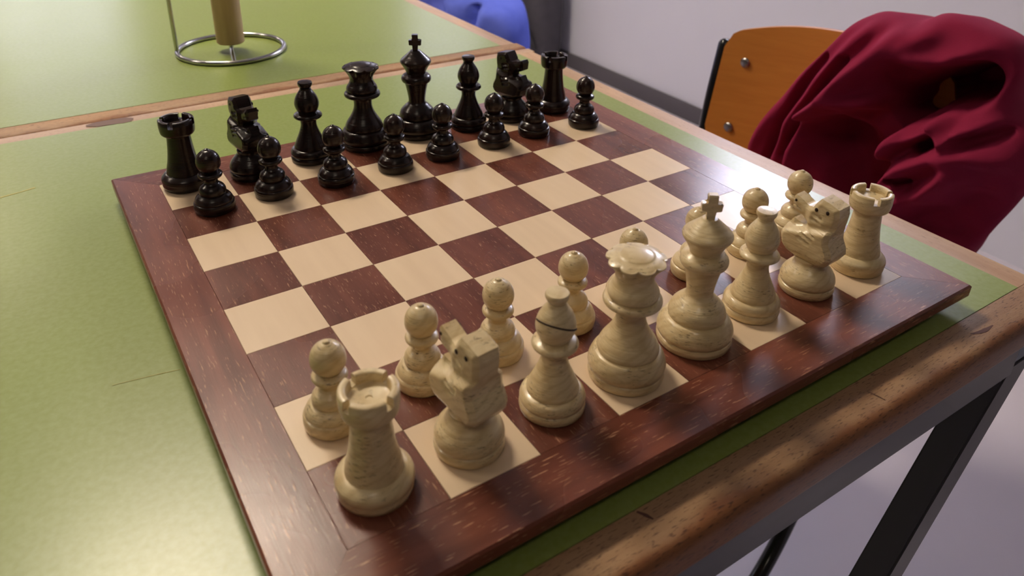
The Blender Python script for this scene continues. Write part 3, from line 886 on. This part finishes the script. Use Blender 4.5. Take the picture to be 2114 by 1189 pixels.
# ------------------------------------------------------------------ chairs
def make_chair():
    """origin on the floor under the middle of the backrest; sits facing -x"""
    r = empty('plywood_chair', (0, 0, 0))
    hw = 0.187
    pw = 0.172
    fy = 0.150
    def ply_sheet(name, fn, nu, nv, th, mat):
        verts, faces = [], []
        for side in (0, 1):
            for i in range(nu + 1):
                for j in range(nv + 1):
                    p, nrm = fn(-1 + 2 * i / nu, j / nv)
                    verts.append(Vector(p) + Vector(nrm) * (th / 2 if side else -th / 2))
        S = (nu + 1) * (nv + 1)
        idx = lambda i, j: i * (nv + 1) + j
        for i in range(nu):
            for j in range(nv):
                q = (idx(i, j), idx(i + 1, j), idx(i + 1, j + 1), idx(i, j + 1))
                faces.append(q); faces.append(tuple(S + k for k in reversed(q)))
        loop = [idx(i, 0) for i in range(nu)] + [idx(nu, j) for j in range(nv)] + [idx(i, nv) for i in range(nu, 0, -1)] + [idx(0, j) for j in range(nv, 0, -1)]
        for a, b in zip(loop, loop[1:] + loop[:1]): faces.append((a, S + a, S + b, b))
        return mesh_obj(name, verts, faces, mat, r, 45)
    def lean(z): return 0.235 * (z - 0.575)
    def back(s, t):
        a = abs(s)
        c = max(0.0, (a - 0.90) / 0.10)
        corner = 1 - math.sqrt(max(0.0, 1 - c * c))
        zb = 0.548 + 0.030 * corner
        zt = 0.754 - 0.028 * a ** 2.2 - 0.022 * corner
        z = zb + (zt - zb) * t
        return (lean(z) + 0.030 * (1 - s * s) - 0.014, s * pw, z), (1, 0, 0)
    ply_sheet('backrest', back, 40, 10, 0.010, M['ply'])
    def seat(s, t):
        x = -0.40 + 0.40 * t
        w = 0.168 + 0.012 * math.sin(math.pi * t)
        e = max(0.0, (abs(t - 0.5) - 0.42) / 0.08)
        w *= 1 - 0.10 * e * e
        z = 0.452 - 0.010 * math.sin(math.pi * min(1, t * 1.2)) - 0.02 * max(0, 0.12 - t) / 0.12
        return (x - 0.035, s * w, z), (0, 0, 1)
    ply_sheet('seat', seat, 24, 20, 0.011, M['ply'])
    for s in (-1, 1):
        y = s * hw
        pts = [(lean(0.700) + 0.012, y, 0.700), (lean(0.575) + 0.012, y, 0.575), (-0.03, s * 0.170, 0.42), (-0.250, s * fy, 0.0115), (-0.46, s * fy, 0.0115)]
        P = round_path(pts, 0.10, 10)
        tube_obj('seat_rail', [(-0.032, s * 0.160, 0.4235), (-0.20, s * 0.150, 0.4235), (-0.40, s * 0.140, 0.4235)], 0.0105, M['black_tube'], r, 12)
        P[0:0] = [P[0] + Vector((0.0012, 0, 0.008)), P[0] + Vector((0.0008, 0, 0.005))]
        rad = [0.005, 0.009] + [0.0112] * (len(P) - 2)
        v1, f1 = tube_data(P, rad, 16)
        mesh_obj('frame_tube', v1, f1, M['black_tube'], r, 60)
        for z in (0.684, 0.580):
            ys = s * (pw - 0.036)
            bm = bmesh.new()
            bmesh.ops.create_uvsphere(bm, u_segments=16, v_segments=8, radius=0.0085)
            bmesh.ops.scale(bm, vec=(0.45, 1, 1), verts=bm.verts)
            q = ys / pw
            bmesh.ops.translate(bm, vec=(lean(z) + 0.030 * (1 - q * q) - 0.014 - 0.005, ys, z), verts=bm.verts)
            bm_obj('screw', bm, M['screw'], r, 60)
    for x, z, w_ in ((-0.035, 0.4235, 0.166), (-0.36, 0.4235, 0.139)):
        tube_obj('cross_bar', [(x, -w_, z), (x, w_, z)], 0.009, M['black_tube'], r, 12)
    return r
chair = make_chair()
chair.location = (0.704, 0.224, 0)
chair.rotation_euler = (0, 0, R(13))
tag(chair, 'orange plywood chair with black tube frame, half covered by a maroon garment', 'chair', 'plywood chairs beside the tables')
chair2 = copy_tree(chair)
chair2.location = (0.70, 1.52, 0)
chair2.rotation_euler = (0, 0, R(-4))
chair2['label'] = 'chair under the blue jacket beside the far green table'

# ------------------------------------------------------------------ maroon garment over the chair back
SWC = (0.1064, 0.6590)
OUT = [(0.297, 0.5139), (0.3134, 0.5676), (0.3068, 0.5994), (0.2748, 0.6505), (0.2353, 0.7118), (0.1987, 0.7643), (0.1725, 0.7976), (0.1477, 0.8136), (0.1179, 0.8176), (0.0886, 0.8179), (0.0694, 0.8283), (0.0491, 0.8316), (0.0217, 0.8272), (-0.0085, 0.8188), (-0.0263, 0.8032), (-0.0359, 0.7827), (-0.0367, 0.7533), (-0.0422, 0.734), (-0.0553, 0.7221), (-0.0705, 0.7045), (-0.0777, 0.6701), (-0.0745, 0.6334), (-0.0602, 0.5932), (-0.0431, 0.5461), (-0.0247, 0.4955), (0.0448, 0.4682), (0.1652, 0.4708), (0.2584, 0.4782)]
POS = [([(0.1683, 0.7953), (0.2197, 0.7162), (0.2564, 0.6486), (0.2835, 0.5788)], 0.0128, 0.022), ([(0.1339, 0.7999), (0.1808, 0.7201), (0.2121, 0.6441), (0.2284, 0.5589)], 0.0114, 0.024), ([(0.0944, 0.8029), (0.1387, 0.7323), (0.1743, 0.6754), (0.1925, 0.6127), (0.1913, 0.5498)], 0.0128, 0.033), ([(0.1743, 0.6754), (0.1458, 0.701), (0.1044, 0.7085), (0.0721, 0.7155)], 0.0114, 0.033), ([(0.0588, 0.8114), (0.0945, 0.7775), (0.1202, 0.7443), (0.1416, 0.7142)], 0.0128, 0.017), ([(-0.0115, 0.808), (0.0093, 0.7817), (0.0352, 0.7684), (0.0672, 0.772)], 0.0142, 0.013), ([(0.0693, 0.6515), (0.0557, 0.6827), (0.0454, 0.7129), (0.0265, 0.7243), (0.0103, 0.7207)], 0.0092, 0.039), ([(0.0152, 0.7165), (-0.0069, 0.7011), (-0.026, 0.7161), (-0.0439, 0.7316)], 0.0092, 0.039), ([(0.06, 0.6551), (0.041, 0.6839), (0.02, 0.7)], 0.0085, 0.033), ([(0.0541, 0.6187), (0.0297, 0.653), (-0.0012, 0.6782), (-0.0332, 0.6904), (-0.064, 0.6896)], 0.0142, 0.044), ([(0.0719, 0.5481), (0.0397, 0.5889), (0.0075, 0.6173), (-0.0239, 0.6608)], 0.0142, 0.044), ([(0.0597, 0.6271), (0.0453, 0.5973)], 0.0099, 0.022)]
NEG = [([(0.1905, 0.7456), (0.2368, 0.6395), (0.2526, 0.5657)], 0.0071, 0.022), ([(0.1516, 0.7559), (0.1929, 0.6693), (0.2105, 0.5981)], 0.0071, 0.02), ([(0.1476, 0.6442), (0.1239, 0.6087), (0.1054, 0.5634), (0.0835, 0.5349)], 0.0319, 0.099), ([(0.0965, 0.6766), (0.0771, 0.6272)], 0.0284, 0.077), ([(0.0775, 0.7369), (0.0411, 0.7446), (0.0218, 0.7411)], 0.0284, 0.055), ([(-0.0038, 0.7552), (-0.0132, 0.7821)], 0.0213, 0.033), ([(-0.024, 0.7028), (-0.0449, 0.7184)], 0.0092, 0.039), ([(0.0237, 0.6788), (0.012, 0.693)], 0.0071, 0.033), ([(0.0058, 0.5864), (-0.0258, 0.587), (-0.0475, 0.6178)], 0.0284, 0.033), ([(0.0457, 0.6257), (0.0286, 0.6362)], 0.0064, 0.028)]
def seg_dist(y, z, pl):
    best = 1e9
    for (a, b), (c, d) in zip(pl, pl[1:]):
        vx, vz = c - a, d - b
        t = max(0, min(1, ((y - a) * vx + (z - b) * vz) / (vx * vx + vz * vz)))
        best = min(best, math.hypot(y - a - t * vx, z - b - t * vz))
    return best
def drape(name, outline, pos, neg, xc, base, back_d, mat, centre, hole=None, NA=260, NR=80, wob=0.004):
    # dense closed outline
    n = len(outline)
    cl = []
    for i in range(n):
        p0, p1, p2, p3 = outline[i - 1], outline[i], outline[(i + 1) % n], outline[(i + 2) % n]
        for k in range(12):
            t = k / 12
            cl.append(tuple(0.5 * (2 * p1[d] + (p2[d] - p0[d]) * t + (2 * p0[d] - 5 * p1[d] + 4 * p2[d] - p3[d]) * t * t + (3 * p1[d] - p0[d] - 3 * p2[d] + p3[d]) * t ** 3) for d in (0, 1)))
    L = [0.0]
    for a, b in zip(cl, cl[1:] + cl[:1]): L.append(L[-1] + math.hypot(a[0] - b[0], a[1] - b[1]))
    def at(s):
        s = (s % 1.0) * L[-1]
        import bisect
        i = min(bisect.bisect_right(L, s) - 1, len(cl) - 1)
        f = (s - L[i]) / max(L[i + 1] - L[i], 1e-9)
        a, b = cl[i], cl[(i + 1) % len(cl)]
        return a[0] + (b[0] - a[0]) * f, a[1] + (b[1] - a[1]) * f
    rim = [at(i / NA) for i in range(NA)]
    front, backv = [], []
    def depth(y, z, s):
        edge = math.sqrt(max(0.0, 1 - s ** 5))
        d = base * edge
        for pl, w, a in pos: d += a * edge * math.exp(-(seg_dist(y, z, pl) / w) ** 2)
        for pl, w, a in neg: d -= a * edge * math.exp(-(seg_dist(y, z, pl) / w) ** 4)
        d += wob * edge * math.sin(55 * y + 38 * z) * math.sin(61 * z - 23 * y + 1)
        return d
    verts = [(xc - depth(centre[0], centre[1], 0), centre[0], centre[1])]
    for k in range(1, NR + 1):
        s = k / NR
        for (ry, rz) in rim:
            y, z = centre[0] + (ry - centre[0]) * s, centre[1] + (rz - centre[1]) * s
            verts.append((xc - depth(y, z, s), y, z))
    faces = [(0, 1 + i, 1 + (i + 1) % NA) for i in range(NA)]
    for k in range(NR - 1):
        a, b = 1 + k * NA, 1 + (k + 1) * NA
        for i in range(NA):
            j = (i + 1) % NA
            q = (a + i, b + i, b + j, a + j)
            if hole:
                c = [sum(verts[v_][d] for v_ in q) / 4 for d in (1, 2)]
                if ((c[0] - hole[0]) / hole[2]) ** 2 + ((c[1] - hole[1]) / hole[3]) ** 2 < 1: continue
            faces.append(q)
    lastf = 1 + (NR - 1) * NA
    NB = 14
    off = len(verts)
    for k in range(1, NB):
        s = 1 - k / NB
        for (ry, rz) in rim:
            y, z = centre[0] + (ry - centre[0]) * s, centre[1] + (rz - centre[1]) * s
            bd = back_d * math.sqrt(max(0, 1 - s ** 4)) + 0.006 * math.sin(50 * y) * (1 - s)
            verts.append((xc + bd, y, z))
    verts.append((xc + back_d, centre[0], centre[1]))
    prevr = lastf
    for k in range(NB - 1):
        b = off + k * NA
        for i in range(NA):
            j = (i + 1) % NA
            faces.append((prevr + i, b + i, b + j, prevr + j))
        prevr = b
    for i in range(NA): faces.append((prevr + i, len(verts) - 1, prevr + (i + 1) % NA))
    return mesh_obj(name, verts, faces, mat, None, 179)
NEG[2] = (NEG[2][0], NEG[2][1], 0.078)
NEG[3] = (NEG[3][0], NEG[3][1], 0.048)
NEG[4] = (NEG[4][0], NEG[4][1], 0.055)
NEG.append(([(0.004, 0.764), (0.036, 0.740), (0.074, 0.708)], 0.023, 0.135))
sw = drape('maroon_sweater', OUT, POS, NEG, 0.690, 0.055, 0.125, M['maroon'], SWC)
tag(sw, 'crumpled maroon sweater draped over the orange plywood chair back', 'sweater')

# ------------------------------------------------------------------ blue jacket over the second chair
BO = [(1.06, .47), (1.048, .54), (1.072, .592), (1.12, .617), (1.20, .645), (1.28, .70), (1.34, .765), (1.42, .79), (1.52, .80), (1.62, .79), (1.70, .76), (1.74, .68), (1.75, .58), (1.72, .48), (1.5, .45), (1.25, .44)]
bj = drape('blue_jacket', BO, [([(1.10, 0.60), (1.11, 0.55), (1.10, 0.47)], 0.018, 0.03), ([(1.30, 0.70), (1.20, 0.60), (1.17, 0.5)], 0.03, 0.035), ([(1.45, 0.78), (1.40, 0.6), (1.38, 0.5)], 0.03, 0.03), ([(1.6, 0.77), (1.58, 0.6)], 0.03, 0.025)],
           [([(1.145, 0.605), (1.135, 0.55), (1.13, 0.48)], 0.012, 0.03), ([(1.25, 0.63), (1.24, 0.50)], 0.018, 0.025)], 0.700, 0.060, 0.120, M['blue'], (1.40, 0.62), None, 160, 40)
tag(bj, 'bright blue jacket draped on the chair beside the far table', 'jacket')

# ------------------------------------------------------------------ dark grey backpack against the wall
bp = empty('backpack', (1.62, 2.27, 0.0))
tag(bp, 'dark grey backpack with a black strap leaning by the wall past the far table', 'backpack')
def superbox(name, sx, sy, sz, z0, e, mat, parent, taper=0.0):
    bm = bmesh.new()
    bmesh.ops.create_uvsphere(bm, u_segments=40, v_segments=24, radius=1.0)
    for v_ in bm.verts:
        x, y, z = v_.co
        f = lambda c: math.copysign(abs(c) ** e, c)
        x, y, z = f(x), f(y), f(z)
        k = 1 - taper * (z + 1) / 2
        wv = 1 + 0.025 * math.sin(7 * z + 3 * y) * math.cos(5 * x + 2 * z)
        v_.co = (x * sx * k * wv, y * sy * k * wv, z0 + sz * (z + 1))
    return bm_obj(name, bm, mat, parent, 179)
superbox('bag_body', 0.085, 0.132, 0.27, 0.0, 0.55, M['bag'], bp, 0.12)
superbox('front_pocket', 0.025, 0.10, 0.09, 0.02, 0.6, M['bag'], bp).location = (-0.078, 0.01, 0)
sp = []
for i in range(21):
    t_ = i / 20
    sp.append((-0.086 - 0.026 * math.sin(math.pi * t_), -0.125 + 0.20 * t_, 0.12 + 0.38 * t_))
verts, faces = [], []
for i, p in enumerate(sp):
    for (dx, dy) in ((-0.004, -0.016), (-0.004, 0.016), (0.004, 0.016), (0.004, -0.016)):
        verts.append((p[0] + dx, p[1] + dy, p[2]))
for i in range(20):
    for k in range(4):
        j = (k + 1) % 4
        faces.append((i * 4 + k, i * 4 + j, i * 4 + 4 + j, i * 4 + 4 + k))
faces.append((0, 1, 2, 3)); faces.append((83, 82, 81, 80))
mesh_obj('shoulder_strap', verts, faces, M['strap'], bp, 40)
tube_obj('carry_handle', [(0.02, -0.04, 0.52), (0.02, -0.03, 0.565), (0.02, 0.03, 0.565), (0.02, 0.04, 0.52)], 0.008, M['strap'], bp, 10)
